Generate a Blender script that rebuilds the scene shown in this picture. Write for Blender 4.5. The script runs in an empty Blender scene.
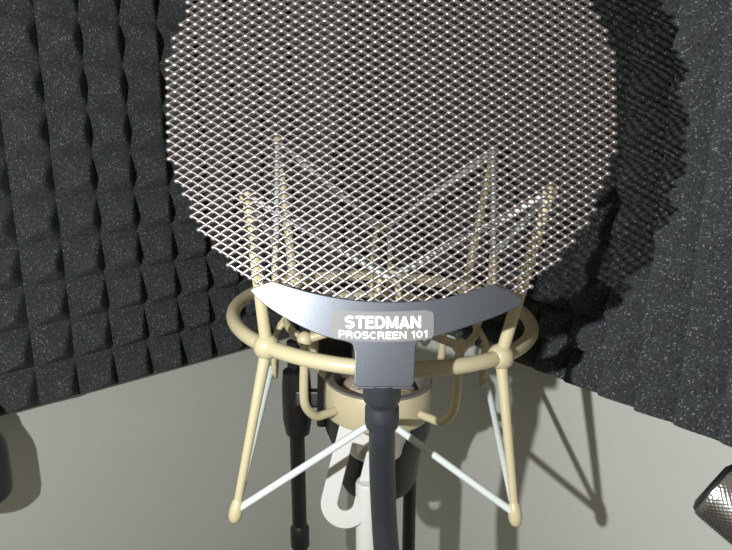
import bpy, math, random
from mathutils import Vector, Matrix
R = math.radians
random.seed(4)
sc = bpy.context.scene
C = sc.collection

# ------------------------------------------------------------ camera, light, exposure
F = 660.0
TILT = R(14.5)
CAM = Vector((0, 0, 1.2))
cd = bpy.data.cameras.new('camera'); cam = bpy.data.objects.new('camera', cd); C.objects.link(cam)
cd.sensor_width = 36; cd.lens = 36 * F / 732; cd.clip_start = .01
cam.location = CAM; cam.rotation_euler = (R(90) - TILT, 0, 0)
sc.camera = cam

w = bpy.data.worlds.new('room_light'); sc.world = w; w.use_nodes = True
w.node_tree.nodes['Background'].inputs[0].default_value = (1.0, .85, .66, 1)
w.node_tree.nodes['Background'].inputs[1].default_value = .25

ld = bpy.data.lights.new('lamp', 'POINT'); ld.energy = 7.8; ld.shadow_soft_size = .0035; ld.color = (1.0, .99, .97)
lamp = bpy.data.objects.new('lamp', ld); C.objects.link(lamp); lamp.location = (-.123, 0, 1.2)

sc.view_settings.view_transform = 'Standard'; sc.view_settings.look = 'None'
sc.view_settings.exposure = 0; sc.view_settings.gamma = 1; sc.view_settings.use_curve_mapping = False

XV = Vector((1, 0, 0)); UP = Vector((0, math.sin(TILT), math.cos(TILT))); FW = Vector((0, math.cos(TILT), -math.sin(TILT)))
def P(px, py, z):
    return CAM + XV * ((px - 366) / F * z) - UP * ((py - 275) / F * z) + FW * z

# ------------------------------------------------------------ materials
def mat(name, col, rough=.5, metal=0, bump=0, bscale=500, spec=.5, coat=0, var=0, vscale=80):
    m = bpy.data.materials.new(name); m.use_nodes = True
    nt = m.node_tree; b = nt.nodes['Principled BSDF']
    b.inputs['Base Color'].default_value = (*col, 1); b.inputs['Roughness'].default_value = rough
    b.inputs['Metallic'].default_value = metal; b.inputs['Specular IOR Level'].default_value = spec
    b.inputs['Coat Weight'].default_value = coat
    tc = nt.nodes.new('ShaderNodeTexCoord')
    if bump:
        n = nt.nodes.new('ShaderNodeTexNoise'); n.inputs['Scale'].default_value = bscale; n.inputs['Detail'].default_value = 4
        bp = nt.nodes.new('ShaderNodeBump'); bp.inputs['Strength'].default_value = bump; bp.inputs['Distance'].default_value = .00015
        nt.links.new(tc.outputs['Object'], n.inputs['Vector']); nt.links.new(n.outputs['Fac'], bp.inputs['Height'])
        nt.links.new(bp.outputs['Normal'], b.inputs['Normal'])
    if var:
        n = nt.nodes.new('ShaderNodeTexNoise'); n.inputs['Scale'].default_value = vscale; n.inputs['Detail'].default_value = 3
        nt.links.new(tc.outputs['Object'], n.inputs['Vector'])
        mx = nt.nodes.new('ShaderNodeMix'); mx.data_type = 'RGBA'
        mx.inputs[6].default_value = (*[c * (1 - var) for c in col], 1); mx.inputs[7].default_value = (*[min(1, c * (1 + var)) for c in col], 1)
        nt.links.new(n.outputs['Fac'], mx.inputs[0]); nt.links.new(mx.outputs[2], b.inputs['Base Color'])
    return m

M_wall = mat('painted_wall', (.62, .655, .62), .8, bump=.25, bscale=260, spec=.25, var=.03, vscale=30)
M_floor = mat('floor', (.25, .22, .19), .7, bump=.2, bscale=80)
M_cream = mat('cream_enamel', (.50, .455, .29), .38, coat=.1, var=.03, vscale=120)
M_white = mat('white_enamel', (.62, .63, .62), .45)
M_cord = mat('white_elastic', (.57, .64, .64), .6, bump=.3, bscale=1500)
M_mesh = mat('etched_steel', (.43, .395, .39), .45, metal=.92)
M_brkt = mat('dark_steel', (.125, .14, .165), .38, metal=.85, bump=.12, bscale=1200, var=.1, vscale=60)
M_label = mat('label_grey', (.16, .163, .17), .5, metal=.2)
M_ink = mat('label_white_print', (.95, .95, .93), .5)
M_rubber = mat('black_rubber', (.024, .028, .034), .42, bump=.3, bscale=900, var=.15, vscale=300)
M_black = mat('black_paint', (.012, .012, .013), .35)
M_rim = mat('grey_rim', (.20, .19, .18), .45, metal=.3)
M_silver = mat('satin_silver', (.62, .58, .52), .35, metal=.8)

def foam_mat():
    m = bpy.data.materials.new('charcoal_foam'); m.use_nodes = True
    nt = m.node_tree; b = nt.nodes['Principled BSDF']; L = nt.links
    tc = nt.nodes.new('ShaderNodeTexCoord')
    b.inputs['Roughness'].default_value = .8; b.inputs['Specular IOR Level'].default_value = .3
    b.inputs['Diffuse Roughness'].default_value = 1.0
    # open cells: tiny strands, glints on a few painted into the colour as pale specks
    v = nt.nodes.new('ShaderNodeTexVoronoi'); v.inputs['Scale'].default_value = 1300
    L.new(tc.outputs['Object'], v.inputs['Vector'])
    sep = nt.nodes.new('ShaderNodeSeparateColor'); L.new(v.outputs['Color'], sep.inputs[0])
    cr = nt.nodes.new('ShaderNodeValToRGB'); cr.color_ramp.elements[0].position = .93; cr.color_ramp.elements[1].position = 1.0
    cr.color_ramp.elements[0].color = (0, 0, 0, 1); cr.color_ramp.elements[1].color = (1, 1, 1, 1)
    L.new(sep.outputs[0], cr.inputs[0])
    n = nt.nodes.new('ShaderNodeTexNoise'); n.inputs['Scale'].default_value = 700; n.inputs['Detail'].default_value = 3
    L.new(tc.outputs['Object'], n.inputs['Vector'])
    c1 = nt.nodes.new('ShaderNodeValToRGB')
    c1.color_ramp.elements[0].position = .3; c1.color_ramp.elements[1].position = .75
    c1.color_ramp.elements[0].color = (.026, .031, .034, 1); c1.color_ramp.elements[1].color = (.078, .087, .092, 1)
    L.new(n.outputs['Fac'], c1.inputs[0])
    mx = nt.nodes.new('ShaderNodeMix'); mx.data_type = 'RGBA'
    mx.inputs[7].default_value = (.30, .32, .34, 1)
    L.new(c1.outputs[0], mx.inputs[6]); L.new(cr.outputs[0], mx.inputs[0]); L.new(mx.outputs[2], b.inputs['Base Color'])
    bp = nt.nodes.new('ShaderNodeBump'); bp.inputs['Strength'].default_value = .7; bp.inputs['Distance'].default_value = .0012
    L.new(n.outputs['Fac'], bp.inputs['Height']); L.new(bp.outputs['Normal'], b.inputs['Normal'])
    return m
M_foam = foam_mat()

def knurl_mat():
    m = mat('knurled_chrome', (.62, .65, .70), .20, metal=1)
    return m
M_knurl = knurl_mat()

def weave_mat():
    m = bpy.data.materials.new('woven_grille'); m.use_nodes = True
    nt = m.node_tree; b = nt.nodes['Principled BSDF']; L = nt.links
    tc = nt.nodes.new('ShaderNodeTexCoord'); ck = nt.nodes.new('ShaderNodeTexChecker'); ck.inputs['Scale'].default_value = 1100
    ck.inputs['Color1'].default_value = (.80, .68, .52, 1); ck.inputs['Color2'].default_value = (.25, .19, .15, 1)
    L.new(tc.outputs['Object'], ck.inputs['Vector']); L.new(ck.outputs['Color'], b.inputs['Base Color'])
    b.inputs['Roughness'].default_value = .4; b.inputs['Metallic'].default_value = .3
    return m
M_weave = weave_mat()

# ------------------------------------------------------------ mesh helpers
class MB:
    def __init__(s): s.v = []; s.f = []; s.flat = set()
    def add(s, vs, fs, flat=False):
        o = len(s.v); s.v += [Vector(p) for p in vs]
        for f in fs:
            if flat: s.flat.add(len(s.f))
            s.f.append([i + o for i in f])
    def tube(s, pts, rad, n=14, closed=False, cap=True):
        pts = [Vector(p) for p in pts]; N = len(pts)
        if not hasattr(rad, '__len__'): rad = [rad] * N
        tans = []
        for i in range(N):
            if closed: t = pts[(i + 1) % N] - pts[i - 1]
            else: t = pts[min(i + 1, N - 1)] - pts[max(i - 1, 0)]
            tans.append(t.normalized())
        ref = Vector((0, 0, 1)) if abs(tans[0].z) < .9 else Vector((1, 0, 0))
        nrm = (ref - tans[0] * ref.dot(tans[0])).normalized()
        vs = []
        for i in range(N):
            nrm = (nrm - tans[i] * nrm.dot(tans[i])).normalized(); bn = tans[i].cross(nrm)
            for k in range(n):
                a = 2 * math.pi * k / n
                vs.append(pts[i] + (nrm * math.cos(a) + bn * math.sin(a)) * rad[i])
        fs = []
        for i in range(N if closed else N - 1):
            j = (i + 1) % N
            for k in range(n):
                k2 = (k + 1) % n
                fs.append([i * n + k, i * n + k2, j * n + k2, j * n + k])
        if cap and not closed:
            fs.append(list(range(n))[::-1]); fs.append([(N - 1) * n + k for k in range(n)])
        s.add(vs, fs)
    def lathe(s, base, axis, prof, n=32):
        axis = Vector(axis).normalized()
        ref = Vector((1, 0, 0)) if abs(axis.x) < .9 else Vector((0, 1, 0))
        a = (ref - axis * ref.dot(axis)).normalized(); b = axis.cross(a)
        vs = []; fs = []; m = len(prof)
        for (r, h) in prof:
            for k in range(n):
                t = 2 * math.pi * k / n
                vs.append(base + axis * h + (a * math.cos(t) + b * math.sin(t)) * max(r, 1e-5))
        for i in range(m - 1):
            for k in range(n):
                k2 = (k + 1) % n
                fs.append([i * n + k, i * n + k2, (i + 1) * n + k2, (i + 1) * n + k])
        s.add(vs, fs)
    def ball(s, c, r, axis=(0, 0, 1), sz=1, n=24):
        prof = [(r * math.sin(math.pi * i / 16), -r * sz * math.cos(math.pi * i / 16)) for i in range(17)]
        s.lathe(Vector(c), axis, prof, n)
    def box(s, o, x, y, z):
        o, x, y, z = map(Vector, (o, x, y, z))
        vs = [o + x * a + y * b + z * c for a in (-.5, .5) for b in (-.5, .5) for c in (-.5, .5)]
        s.add(vs, [[0, 1, 3, 2], [4, 6, 7, 5], [0, 4, 5, 1], [2, 3, 7, 6], [0, 2, 6, 4], [1, 5, 7, 3]], True)
    def build(s, name, m, parent=None, smooth=True, bevel=0, origin=None):
        me = bpy.data.meshes.new(name)
        org = Vector(origin) if origin is not None else Vector((0, 0, 0))
        me.from_pydata([tuple(p - org) for p in s.v], [], s.f); me.update()
        if smooth:
            for i, p in enumerate(me.polygons):
                p.use_smooth = i not in s.flat
        me.materials.append(m)
        o = bpy.data.objects.new(name, me); C.objects.link(o); o.location = org
        if parent:
            o.parent = parent
            w0 = parent.get('_w'); pw = Vector(w0) if w0 is not None else parent.location
            o.location = org - pw
            o['_w'] = tuple(org)
        else: o['_w'] = tuple(org)
        import bmesh
        bm = bmesh.new(); bm.from_mesh(me); bmesh.ops.recalc_face_normals(bm, faces=bm.faces)
        for e in bm.edges:
            if len(e.link_faces) == 2 and e.calc_face_angle(0) > R(38): e.smooth = False
        bm.to_mesh(me); bm.free()
        if bevel:
            b = o.modifiers.new('bevel', 'BEVEL'); b.width = bevel; b.segments = 3; b.limit_method = 'ANGLE'; b.angle_limit = R(35)
        return o

def cr(pts, k=8, closed=False):
    pts = [Vector(p) for p in pts]; out = []; N = len(pts)
    for i in range(N if closed else N - 1):
        g = lambda j: pts[j % N] if closed else pts[max(0, min(N - 1, j))]
        a, b, c, d = g(i - 1), g(i), g(i + 1), g(i + 2)
        for q in range(k):
            t = q / k
            out.append(.5 * ((2 * b) + (c - a) * t + (2 * a - 5 * b + 4 * c - d) * t * t + (3 * b - 3 * c + d - a) * t ** 3))
    if not closed: out.append(pts[-1])
    return out

def thing(name, loc, label, cat, group=None):
    o = bpy.data.objects.new(name, None); C.objects.link(o); o.location = loc; o['_w'] = tuple(loc)
    o.empty_display_size = .02
    o['label'] = label; o['category'] = cat
    if group: o['group'] = group
    return o
def tag(o, label, cat): o['label'] = label; o['category'] = cat

# ------------------------------------------------------------ room corner
YC = .60
corner = Vector((.042 * YC - .59 * .16, YC + .807 * .16, 0))
dL = Vector((-.75, -.6614, 0)); nL = Vector((.6614, -.75, 0))       # left wall runs to the left and towards us
dR = Vector((.590, -.807, 0)); nR = Vector((-.807, -.590, 0))
def wall(name, d, n, ln):
    m = MB(); o = corner
    m.box(o + d * (ln / 2) - n * .05 + Vector((0, 0, 1.15)), d * ln, n * .1, Vector((0, 0, 2.3)))
    ob = m.build(name, M_wall, smooth=False); ob['kind'] = 'structure'
wall('wall_left', dL, nL, 1.6); wall('wall_right', dR, nR, 1.6)
m = MB(); m.box((-.2, -.3, -.05), (4, 0, 0), (0, 3.4, 0), (0, 0, .1)); fl = m.build('floor', M_floor, smooth=False); fl['kind'] = 'structure'

# ------------------------------------------------------------ foam panels: field of steep pyramids on a base slab
def foam(name, label, d, n, s0, zb, cols, rows, PU, PV, base, hgt, seed=1):
    rnd = random.Random(seed)
    K = 12; Up = Vector((0, 0, 1)); o = corner + d * s0 + Up * zb
    nu, nv = cols * K, rows * K
    jig = {}
    vs = []; fs = []
    for j in range(nv + 1):
        for i in range(nu + 1):
            u = i / K; v = j / K
            ci, cj = min(int(u), cols - 1), min(int(v), rows - 1)
            if (ci, cj) not in jig: jig[(ci, cj)] = (rnd.uniform(-.03, .03), rnd.uniform(-.03, .03), rnd.uniform(.96, 1.03))
            jx, jy, jh = jig[(ci, cj)]
            a = abs(u - ci - .5) * 2; b = abs(v - cj - .5) * 2
            h = max(0, 1 - (a ** 14 + (b ** 1.08) ** 14) ** (1 / 14))
            if h > .93: h = .93 + (h - .93) * .4            # blunt tips
            p = o + d * (u * PU + jx * h * PU) + Up * (v * PV + jy * h * PV) + n * (base + hgt * h * jh)
            vs.append(p)
    for j in range(nv):
        for i in range(nu):
            q = j * (nu + 1) + i
            fs.append([q, q + 1, q + nu + 2, q + nu + 1])
    # skirts and back
    ring = [j0 for j0 in range(nu + 1)] + [(j * (nu + 1) + nu) for j in range(1, nv + 1)] + [nv * (nu + 1) + i for i in range(nu - 1, -1, -1)] + [j * (nu + 1) for j in range(nv - 1, 0, -1)]
    off = len(vs)
    for q in ring:
        p = vs[q]; vs.append(p - n * ((p - corner).dot(n) - .0005))
    L = len(ring)
    for k in range(L):
        k2 = (k + 1) % L
        fs.append([ring[k], ring[k2], off + k2, off + k])
    fs.append([off + k for k in range(L)])
    mb = MB(); mb.add(vs, fs)
    org = o + d * (cols * PU / 2)
    ob = mb.build(name, M_foam, origin=org)
    tag(ob, label, 'acoustic foam')
    return ob
def edge_height(px, py, n, base):        # height of a panel's lower front edge seen at that point of the picture
    d = P(px, py, 1) - CAM
    t = (corner + n * base - CAM).dot(n) / d.dot(n)
    return (CAM + d * t).z
foam('acoustic_foam_panel', 'charcoal pyramid foam panel on the left wall, its peaks shadowed on the right', dL, nL, .002,
     edge_height(110, 386, nL, .021), 15, 14, .0328, .0350, .021, .0325, seed=3)
foam('acoustic_foam_panel', 'charcoal pyramid foam panel on the right wall with the round screen shadow on it', dR, nR, .062,
     edge_height(630, 406, nR, .024), 22, 18, .0245, .0245, .024, .026, seed=8)

# ------------------------------------------------------------ pop filter
ZD = .262
pix = ZD / F
pf = thing('pop_filter', P(382, 387, ZD), 'round etched metal pop filter screen with a steel name bracket and black gooseneck', 'pop filter')
CX, CY, RD = 391.5, 104.5, 228.5
mb = MB()
ax, ay = 7.25, 4.5
TW = R(-1.0)
nodes = {}
for i in range(-70, 71):
    for j in range(-110, 111):
        if (i + j) % 2: continue
        x, y = i * ax, j * ay
        x, y = x * math.cos(TW) - y * math.sin(TW), x * math.sin(TW) + y * math.cos(TW)
        if x * x + y * y < (RD + 2) ** 2: nodes[(i, j)] = (x, y)
def S(x, y, d=0):                         # point on the screen; very shallow dome towards the singer
    r2 = (x * x + y * y) / (RD * RD)
    return P(CX + x, CY + y, ZD) - FW * (d * pix - .002 * r2)
for (i, j), (x, y) in nodes.items():
    # flattened knuckle where the strands meet, louvred downwards
    n = 8; rings = [(0, 2.1), (1.5, 1.8), (2.6, .9), (3.0, -.5)]
    vs = [S(x, y, 2.0)]
    for (rr, dd) in rings[1:]:
        for k in range(n):
            t = 2 * math.pi * k / n
            vs.append(S(x + rr * 1.12 * math.cos(t), y + rr * .85 * math.sin(t), dd))
    fs = [[0, 1 + k, 1 + (k + 1) % n] for k in range(n)]
    for q in range(2):
        for k in range(n):
            fs.append([1 + q * n + k, 1 + q * n + (k + 1) % n, 1 + (q + 1) * n + (k + 1) % n, 1 + (q + 1) * n + k])
    mb.add(vs, fs)
    for dj in (1, -1):
        nb = nodes.get((i + 1, j + dj))
        if not nb: continue
        x2, y2 = nb; L = math.hypot(x2 - x, y2 - y); tx, ty = (x2 - x) / L, (y2 - y) / L
        nx, ny = -ty, tx
        if ny < 0: nx, ny = -nx, -ny
        sec = [(-1.05, 1.3), (0, 1.5), (1.05, -2.2), (0, -4.6)]     # slanted ribbon section (across, depth)
        vs = []
        for (qx, qy) in ((x, y), (x2, y2)):
            for (a, dd) in sec: vs.append(S(qx + nx * a, qy + ny * a, dd))
        mb.add(vs, [[k, (k + 1) % 4, 4 + (k + 1) % 4, 4 + k] for k in range(4)], True)
mb.build('mesh_screen', M_mesh, pf, origin=P(CX, CY, ZD))

# crescent bracket (sheet steel)
ZBK = ZD - .0035
def plate(outline, z, th, name, mt, parent, bev, shape=None):
    """outline in the plane of the screen; given real thickness th away from the camera"""
    mb = MB(); n = len(outline)
    shape = shape or (lambda p: 0)
    vs = [P(x, y, z) - FW * shape((x, y)) for x, y in outline] + [P(x, y, z) - FW * shape((x, y)) + FW * th for x, y in outline]
    fs = [list(range(n)), [n + k for k in range(n)][::-1]] + [[k, (k + 1) % n, n + (k + 1) % n, n + k] for k in range(n)]
    mb.add(vs, fs, True)
    return mb.build(name, mt, parent, smooth=True, bevel=bev, origin=P(382, 330, z))
def c2(pts, k=8):
    return [(p.x, p.y) for p in cr([(x, y, 0) for x, y in pts], k)]
top = c2([(272, 281), (305, 291), (345, 299), (388, 302), (430, 300), (465, 293), (494, 284)])
right_tip = c2([(494, 284), (508, 290), (520, 297)], 4)[1:] + [(522.5, 300), (521, 305)]
bot_r = c2([(521, 305), (500, 315), (470, 326), (440, 335.5), (425, 339.5)])[1:] + c2([(425, 339.5), (418, 342), (415.5, 347)], 5)[1:]
stem = [(415, 360), (414.5, 374), (414, 383), (411, 387), (357, 387), (354, 384), (354.5, 374), (355, 360)]
bot_l = c2([(354.5, 351), (352, 344.5), (345, 341.5)], 5) + c2([(345, 341.5), (320, 335), (290, 321), (265, 305), (250.5, 291)])[1:]
left_tip = [(251, 289), (262, 284.5)]
outline = top + right_tip + bot_r + stem + bot_l + left_tip
br = plate(outline, ZBK, .0011, 'name_bracket', M_brkt, pf, .00035)
# back leaf of the bracket, clamping the mesh from behind
back = c2([(272, 284), (305, 294), (345, 302), (388, 305), (430, 303), (465, 296), (494, 287)]) + [(518, 299)] + c2([(518, 303), (470, 323), (425, 337), (388, 341), (345, 338), (290, 318), (254, 291)])
plate(back, ZD + .0018, .001, 'back_plate', M_brkt, pf, .0003)
# folded foot of the stem
mb = MB()
mb.box(P(384.5, 385.6, ZBK + .006), XV * (57 * pix), UP * .0012, FW * .011)
mb.build('stem_foot', M_brkt, pf, smooth=False, bevel=.0004, origin=P(384.5, 385.6, ZBK + .006))

# label and print
lab = []
def arc(x): return -((x - 383) / 52) ** 2 * 2.2
for x in range(336, 431, 6): lab.append((x, 311.5 + arc(x)))
lab += [(433, 312), (434, 315), (434, 334), (432, 338)]
for x in range(428, 337, -6): lab.append((x, 342 + arc(x) * 1.6))
lab += [(333, 338), (332, 334), (331.5, 314)]
lb = plate(lab, ZBK - .00035, .0003, 'name_label', M_label, pf, 0)
import math as _m
def arcp(cx, cy, rx, ry, a0, a1, n=10):
    return [(cx + rx * _m.cos(R(a0 + (a1 - a0) * k / n)), cy + ry * _m.sin(R(a0 + (a1 - a0) * k / n))) for k in range(n + 1)]
GL = {   # glyph strokes in a unit-high cell; width, polylines
 'S': (.72, [arcp(.36, .745, .27, .165, 20, 180, 8) + arcp(.36, .70, .27, .17, 190, 262, 5) + arcp(.36, .30, .27, .20, 82, -60, 9) + arcp(.36, .27, .27, .18, -75, -165, 7)]),
 'T': (.68, [[(.0, .91), (.68, .91)], [(.34, 1), (.34, 0)]]),
 'E': (.66, [[(.1, 0), (.1, 1)], [(.1, .91), (.64, .91)], [(.1, .52), (.6, .52)], [(.1, .09), (.66, .09)]]),
 'D': (.76, [[(.1, 0), (.1, 1)], [(.1, .91)] + arcp(.36, .5, .31, .41, 90, -90, 12) + [(.1, .09)]]),
 'M': (.92, [[(.1, 0), (.1, 1)], [(.12, .97), (.46, .08), (.80, .97)], [(.82, 1), (.82, 0)]]),
 'A': (.80, [[(.09, 0), (.40, .96), (.71, 0)], [(.2, .28), (.6, .28)]]),
 'N': (.78, [[(.1, 0), (.1, 1)], [(.13, .93), (.65, .07)], [(.68, 0), (.68, 1)]]),
 'P': (.70, [[(.1, 0), (.1, 1)], [(.1, .91), (.36, .91)] + arcp(.38, .67, .23, .24, 90, -90, 10) + [(.1, .43)]]),
 'R': (.76, [[(.1, 0), (.1, 1)], [(.1, .91), (.38, .91)] + arcp(.40, .69, .23, .22, 90, -90, 10) + [(.1, .47)], [(.42, .47), (.60, .3), (.66, 0)]]),
 'O': (.82, [arcp(.41, .5, .32, .41, 0, 360, 22)]),
 'C': (.76, [arcp(.39, .5, .30, .41, 48, 312, 16)]),
 '1': (.50, [[(.34, 0), (.34, 1)], [(.08, .72), (.22, .76), (.32, .94)]]),
 '0': (.66, [arcp(.33, .5, .24, .41, 0, 360, 22)]),
 ' ': (.32, [])}
def text(s, x0, x1, ybase, cap, wd, curve, label):
    tot = sum(GL[ch][0] for ch in s) + .07 * (len(s) - 1)
    k = (x1 - x0) / tot; cur = 0; mbt = MB()
    hw = wd / 2
    for ch in s:
        gw, strokes = GL[ch]
        for st in strokes:
            pts = [(x0 + (cur + a) * k, -b * cap) for a, b in st]
            n = len(pts); L_ = []; R_ = []
            for q in range(n):
                a = pts[max(q - 1, 0)]; b = pts[min(q + 1, n - 1)]
                if pts[0] == pts[-1] or (abs(pts[0][0] - pts[-1][0]) + abs(pts[0][1] - pts[-1][1]) < 1e-6 and n > 4):
                    a = pts[q - 1] if q else pts[-2]; b = pts[q + 1] if q < n - 1 else pts[1]
                tx, ty = b[0] - a[0], b[1] - a[1]; l = _m.hypot(tx, ty) or 1
                nx, ny = -ty / l * hw, tx / l * hw
                L_.append((pts[q][0] + nx, pts[q][1] + ny)); R_.append((pts[q][0] - nx, pts[q][1] - ny))
            if n == 3 and ch in 'MA':       # wide sharp joints: separate legs
                L_ = []; R_ = []; vs = []
                for (a, b) in ((pts[0], pts[1]), (pts[1], pts[2])):
                    tx, ty = b[0] - a[0], b[1] - a[1]; l = _m.hypot(tx, ty); nx, ny = -ty / l * hw, tx / l * hw
                    quad = [(a[0] + nx, a[1] + ny), (b[0] + nx, b[1] + ny), (b[0] - nx, b[1] - ny), (a[0] - nx, a[1] - ny)]
                    mbt.add([P(x, ybase + y + curve(x), ZBK - .00046) for x, y in quad], [[0, 1, 2, 3]], True)
                continue
            vs = [P(x, ybase + y + curve(x), ZBK - .00046) for x, y in L_] + [P(x, ybase + y + curve(x), ZBK - .00046) for x, y in R_]
            mbt.add(vs, [[q, q + 1, n + q + 1, n + q] for q in range(n - 1)], True)
        cur += gw + .07
    o = mbt.build('lettering', M_ink, lb, smooth=False, origin=P(383, 330, ZBK - .00046))
    o['label'] = label
text('STEDMAN', 345, 421, 328.5, 12.2, 2.7, lambda x: arc(x) * .4, 'white STEDMAN lettering, upper line')
text('PROSCREEN 101', 338.5, 428, 339.2, 7.4, 1.5, lambda x: arc(x) * 1.2, 'white PROSCREEN 101 lettering, lower line')

# ferrule and gooseneck
mb = MB()
zf = ZBK + .006
def ax_at(y): return P(382 + (y - 387) * .0, y, zf)
top_p = P(382, 380, zf); dn = (P(382, 437, zf + .009) - top_p).normalized()
SC = ZD / .267
pp = [(a_ * SC, b_ * SC) for a_, b_ in [(.0068, 0), (.0078, .0006), (.0079, .0070), (.0076, .0088), (.0069, .0096), (.0066, .0104), (.0066, .0116), (.0071, .0126), (.0072, .0195), (.0069, .0212), (.0060, .0222), (.0056, .0228), (.001, .023)]]
mb.lathe(top_p, dn, pp, 40)
mb.build('ferrule', M_rubber, pf, origin=top_p)
mb = MB()
gp = cr([P(382, 418, zf + .003), P(382, 437, zf + .008), P(382, 455, zf + .015), P(382.5, 480, zf + .023), P(384, 515, zf + .033), P(386.5, 550, zf + .038), P(392, 600, zf + .045), P(410, 700, zf + .055), P(450, 860, zf + .07)], 10)
mb.tube(gp, [.0053 + .0006 * min(1, i / 50) for i in range(len(gp))], 24)
mb.build('gooseneck', M_rubber, pf, origin=P(382, 480, zf))

# ------------------------------------------------------------ shock mount
LE = R(2.4)
A = Vector((math.sin(LE), 0, math.cos(LE))); U = Vector((math.cos(LE), 0, -math.sin(LE))); V = Vector((0, 1, 0))
O = P(382, 312.5, .373)
def Q(r, phi, h):
    p = R(phi); return O + U * (r * math.sin(p)) - V * (r * math.cos(p)) + A * h
sm = thing('shock_mount', Q(0, 0, -.10), 'cream wire cage shock mount with ball joints and white elastic cords', 'shock mount')
RR = .0825
PH = [-43, 42, 137, -137]
def ringpts(r, h, n=96): return [Q(r, 360 * k / n, h) for k in range(n)]
mb = MB(); mb.tube(ringpts(RR, 0), .0037, 18, closed=True); mb.build('outer_ring', M_cream, sm, origin=O)
HT, HB = .088, -.0905
RT, RB = .103, .0975
tops = [P(247, 196, .291), P(550, 193, .291), Q(.1015, PH[2], HT), Q(.1015, PH[3], HT)]; bots = [P(236, 511, .316), P(515, 514, .312)]
for k, p in enumerate(PH):
    c = Q(RR, p, 0)
    mb = MB(); mb.ball(c, .0064, A); b = mb.build('joint_ball', M_cream, sm, origin=c)
    mb = MB(); mb.tube([c, c + (tops[k] - c) * .5, tops[k]], [.0031, .0027, .0022], 16)
    u_ = mb.build('upper_rod', M_cream, sm, origin=c)
    mb = MB(); mb.ball(tops[k], .0034, A); mb.build('rod_tip', M_cream, u_, origin=tops[k])
    if k < 2:
        mb = MB(); mb.tube([c, c + (bots[k] - c) * .4, bots[k]], [.0030, .0024, .0019], 16)
        l_ = mb.build('lower_rod', M_cream, sm, origin=c)
        mb = MB(); dd = (bots[k] - c).normalized(); mb.lathe(bots[k], dd, [(.0018, -.006), (.0027, -.0045), (.0033, -.001), (.0033, .002), (.0026, .0045), (.0013, .0058), (0, .006)], 20)
        mb.build('rod_tip', M_cream, l_, origin=bots[k])
# inner cage
RI = .0535
mb = MB(); mb.tube([Q(RI, 360 - 58 - (360 - 118) * k / 70, -.005) for k in range(71)], .0021, 12); mb.build('inner_ring', M_cream, sm, origin=O)
HC = -.046
for p in (-49, 48, 131, -131):
    c = Q(RI, p, -.005)
    mb = MB(); mb.tube([c, Q(RI - .012, p + (14 if p < 0 else -14), .000)], [.0026, .0018], 12); mb.tube([c, Q(RI + .006, p * .86, -.012)], [.0024, .0016], 12); mb.tube([c, Q(RI + .002, p * 1.2, -.005)], [.0024, .0022], 12); mb.build('joint_stub', M_cream, sm, origin=c)
    mb = MB(); mb.ball(c, .0042, A); mb.build('inner_joint_ball', M_cream, sm, origin=c)
    pts = cr([Q(RI, p, -.005), Q(RI, p, -.018), Q(RI, p, -.034), Q(RI - .0015, p, -.043), Q(RI - .008, p, -.0505), Q(RI - .016, p, -.0515), Q(.031, p, -.0515)], 6)
    mb = MB(); mb.tube(pts, .0024, 14); mb.build('basket_arm', M_cream, sm, origin=c)
hi, lo = [], []
for p in (0, 90, 180, -90):
    r = .060
    hi.append(Q(r, p, .036)); lo.append(Q(r + .002, p, -.037))
    tw = U * math.cos(R(p)) + V * math.sin(R(p))            # tangent direction
    q0 = Q(r - .004, p, -.005)
    for s in (-1, 1):
        if s == 1 and p == 0: pass
    pts = cr([Q(RI, p, -.005) - tw * .005, Q(r, p, -.016) - tw * .0055, Q(r, p, -.034) - tw * .005, Q(r, p, -.0415), Q(r, p, -.034) + tw * .005, Q(r, p, -.016) + tw * .0055, Q(RI, p, -.005) + tw * .005], 6)
    if p != 0:
        mb = MB(); mb.tube(pts, .0015, 10); mb.build('cord_hook', M_cream, sm, origin=q0)
    pts = cr([Q(RI, p, -.005) - tw * .005, Q(r, p, .018) - tw * .0055, Q(r, p, .034) - tw * .004, Q(r, p, .039), Q(r, p, .034) + tw * .004, Q(r, p, .018) + tw * .0055, Q(RI, p, -.005) + tw * .005], 6)
    mb = MB(); mb.tube(pts, .0015, 10); mb.build('cord_hook', M_cream, sm, origin=q0)
# elastic cords: zigzag rod tip -> inner hook -> rod tip
order_t = [tops[0], hi[0], tops[1], hi[1], tops[2], hi[2], tops[3], hi[3]]
def zig(pts, rad, name):
    out = []
    N = len(pts)
    for i in range(N):
        a, b, c = pts[i - 1], pts[i], pts[(i + 1) % N]
        for q in (.06, .03): out.append(b + (a - b) * q)
        out.append(b + ((a + c) / 2 - b) * .015)
        for q in (.03, .06): out.append(b + (c - b) * q)
    mb = MB(); mb.tube(out, rad, 12, closed=True); mb.build(name, M_cord, sm, origin=O)
zig(order_t, .0016, 'upper_cord')
lf = Q(.062, 0, -.0365)
mb = MB(); mb.tube([bots[0] + A * .0005 - V * .0005, lf - U * .004, lf, lf + U * .004, bots[1] + A * .0005 - V * .0005], .0018, 14)
mb.build('lower_cord', M_cord, sm, origin=lf)
for k, e in ((0, lo[3]), (1, lo[1])):
    mb = MB(); mb.tube([bots[k], bots[k] + (e - bots[k]) * .5, e + A * .001], .0017, 14); mb.build('lower_cord', M_cord, sm, origin=e)
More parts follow.
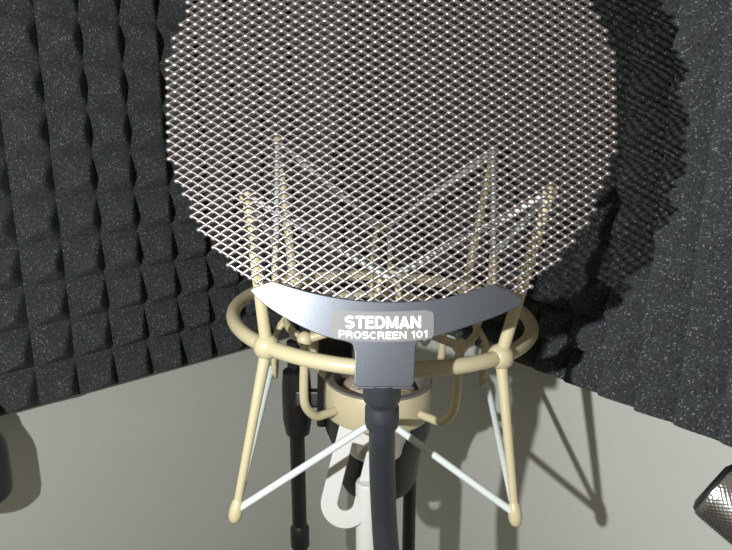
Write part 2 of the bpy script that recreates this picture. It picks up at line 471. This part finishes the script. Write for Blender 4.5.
# collar that grips the microphone
mb = MB()
cz = Q(0, 0, -.040)
mb.lathe(cz, A, [(.0285, -.019), (.0308, -.0195), (.0315, -.018), (.0315, -.001), (.0308, 0)], 64)
mb.build('collar', M_cream, sm, origin=cz)
mb = MB(); mb.lathe(cz, A, [(.0310, -.0008), (.0309, .0006), (.0302, .0010), (.0262, .0004), (.0255, -.0006), (.0252, -.019), (.0285, -.019)], 64)
mb.build('collar_rim', M_rim, sm, origin=cz)

# swivel plate with slot and its post
mb = MB()
zp = .368
d = (P(364, 430, zp) - P(345, 506, zp)).normalized(); sd = d.cross(FW).normalized()
if sd.x < 0: sd = -sd
c0 = P(345.5, 504, zp); w_, L_ = .0139, .046; sw = .0045
def slab(c0, w_, sw, L_, th, name, mt, par):
    outer = [c0 + sd * (w_ * math.cos(a)) + d * (w_ * math.sin(a)) for a in [math.pi + math.pi * k / 20 for k in range(21)]] + [c0 + sd * w_ + d * L_, c0 - sd * w_ + d * L_]
    inner = [c0 + d * .0005 + sd * (sw * math.cos(a)) + d * (sw * math.sin(a)) for a in [math.pi + math.pi * k / 20 for k in range(21)]] + [c0 + sd * sw + d * (L_ - .012), c0 - sd * sw + d * (L_ - .012)]
    n = len(outer); mb = MB()
    vs = outer + inner + [p + FW * th for p in outer] + [p + FW * th for p in inner]
    fs = []
    for k in range(n):
        k2 = (k + 1) % n
        fs += [[k, k2, n + k2, n + k], [2 * n + k, 3 * n + k, 3 * n + k2, 2 * n + k2], [k, 2 * n + k, 2 * n + k2, k2], [n + k, n + k2, 3 * n + k2, 3 * n + k]]
    mb.add(vs, fs, True)
    return mb.build(name, mt, par, bevel=.0006, origin=c0)
slab(c0, w_, sw, L_, .0035, 'slotted_plate', M_white, sm)
pst = P(368, 527, zp + .008)
mb = MB(); mb.lathe(pst + Vector((0, 0, .03)), (0, 0, -1), [(0, 0), (.0062, .0005), (.0070, .002), (.0070, .09)], 28)
mb.build('mounting_post', M_white, sm, origin=pst)

# ------------------------------------------------------------ microphone in the collar
mc = thing('microphone', Q(0, 0, -.085), 'silver microphone with a woven grille top sitting inside the cream collar', 'microphone')
mb = MB(); g0 = Q(0, 0, -.052)
mb.lathe(g0, A, [(.0225, 0), (.0225, .002), (.0215, .006), (.018, .0098), (.012, .0125), (.006, .0136), (0, .014)], 48); mb.build('head_grille', M_weave, mc, origin=g0)
mb = MB(); mb.lathe(g0, A, [(.0225, 0), (.0235, -.001), (.0235, -.010), (.0225, -.014), (.019, -.022), (.0165, -.030), (.016, -.034), (0, -.034)], 40); mb.build('body', M_silver, mc, origin=g0)

# ------------------------------------------------------------ stands behind
def zfloor(p): return Vector((p.x, p.y, 0))
# left stand
pt = P(296, 400, .475)
st = thing('microphone_stand', zfloor(pt), 'black stand with thin poles, a clutch and a clamp head, behind the cream cage', 'stand')
mb = MB(); mb.tube([zfloor(pt) + Vector((0, 0, .01)), pt + Vector((0, 0, .045))], .0055, 20); mb.build('pole', M_black, st, origin=pt)
cl = P(298, 537, .475 + .02); cl = Vector((pt.x, pt.y, P(298, 537, .50).z))
mb = MB(); mb.lathe(cl, (0, 0, 1), [(.0055, -.011), (.0072, -.009), (.0072, .006), (.0055, .009)], 24); mb.build('collar', M_black, st, origin=cl)
c = P(297, 402, .472)
mb = MB(); mb.lathe(c, (0, 0, 1), [(.0055, -.026), (.0085, -.024), (.0105, -.012), (.0105, .012), (.0095, .024), (.006, .026), (0, .026)], 28)
mb.build('clutch', M_black, st, origin=c)
mb = MB(); a0 = P(336, 337, .44); a1 = P(334, 425, .455)
mb.box((a0 + a1) / 2, XV * .023, a1 - a0, FW * .016); mb.box(P(316, 398, .462), XV * .030, UP * .012, FW * .012)
mb.build('clamp_arm', M_black, st, bevel=.002, origin=a1)
mb = MB(); mb.lathe(zfloor(pt), (0, 0, 1), [(.0, 0), (.03, 0), (.03, .006), (.026, .012), (.012, .016), (0, .016)], 48); mb.build('base', M_black, st, origin=zfloor(pt))
# right stand
pt = P(410, 470, .46)
st2 = st
mb = MB(); mb.tube([zfloor(pt) + Vector((0, 0, .01)), pt], .0046, 20); mb.build('pole', M_rubber, st2, origin=pt)
c = P(378, 430, .452)
mb = MB(); mb.lathe(c, (0, 0, 1), [(0, .038), (.030, .037), (.036, .030), (.036, .004), (.030, -.012), (.027, -.034), (.024, -.040), (0, -.041)], 36)
mb.build('stand_head', M_black, st2, origin=c)
mb = MB(); mb.lathe(zfloor(pt), (0, 0, 1), [(.0, 0), (.03, 0), (.03, .006), (.026, .012), (.012, .016), (0, .016)], 48); mb.build('base', M_black, st2, origin=zfloor(pt))

# ------------------------------------------------------------ edge objects
# black handle at left edge
c = P(-22, 478, .485)
kb = thing('clamp_handle', c, 'black rounded handle end at the left edge below the foam', 'handle')
zt = P(-22, 505, .485).z
bz = Vector((c.x, c.y, zt))
mb = MB(); mb.lathe(bz, (0, 0, 1), [(a_ * 1.3, b_ * 1.3) for a_, b_ in [(0, -.002), (.008, -.0012), (.0135, .001), (.0162, .004), (.0170, .008), (.0170, .030), (.0160, .035), (.0118, .046), (.0112, .050), (0, .051)]], 40)
mb.build('grip', M_rubber, kb, origin=c)
mb = MB(); b1 = bz + Vector((0, 0, .064)); mb.tube([b1, b1 + Vector((0, -.006, .006)), b1 + Vector((-.01, -.06, .03))], [.014, .014, .012], 26); mb.build('shaft', M_black, kb, origin=c)

# knurled chrome knob lower right
zk = .235
e0 = P(693, 512, zk); e1 = P(737, 464, zk); axd = (P(740, 549, zk) - P(700, 513, zk)).normalized() - FW * .6
cen = (e0 + e1) / 2; axd.normalize()
rk = (e1 - e0).length / 2
kn = thing('knurled_knob', cen, 'knurled chrome knob in the lower right corner', 'knob')
# real knurling: diamond grid displaced
ref = (e1 - e0).normalized(); ref = (ref - axd * ref.dot(axd)).normalized(); bb = axd.cross(ref)
prof = [(rk * .80, -.0012), (rk * .93, 0)]; 
N = 180; rows = 70; vs = []; fs = []
for j in range(rows + 1):
    h = j * .00045
    for k in range(N):
        t = 2 * math.pi * k / N
        a = (k + j * 1.0) % 4; b = (k - j * 1.0) % 4
        disp = .00022 * (abs(a - 2) / 2 + abs(b - 2) / 2 - 1)
        r = rk * (.97 + .03 * min(1, h / .002)) + disp * (1 if j > 1 else 0)
        if 34 <= j <= 37: r -= .0006
        vs.append(cen + axd * h + (ref * math.cos(t) + bb * math.sin(t)) * r)
for j in range(rows):
    for k in range(N):
        k2 = (k + 1) % N; fs.append([j * N + k, j * N + k2, (j + 1) * N + k2, (j + 1) * N + k])
mb = MB(); mb.add(vs, fs); mb.build('knurled_grip', M_knurl, kn, smooth=True, origin=cen)
mb = MB(); mb.lathe(cen, axd, [(0, -.001), (rk * .7, -.002), (rk * .9, -.001), (rk * .955, .0005)], 48); mb.build('end_cap', M_black, kn, origin=cen)
mb = MB(); mb.lathe(cen + axd * .0315, axd, [(rk * .96, 0), (rk * .5, .001), (rk * .4, .004), (rk * .4, .12), (0, .12)], 40); mb.build('shaft', M_black, kn, origin=cen)

for o in bpy.data.objects:
    if '_w' in o: del o['_w']
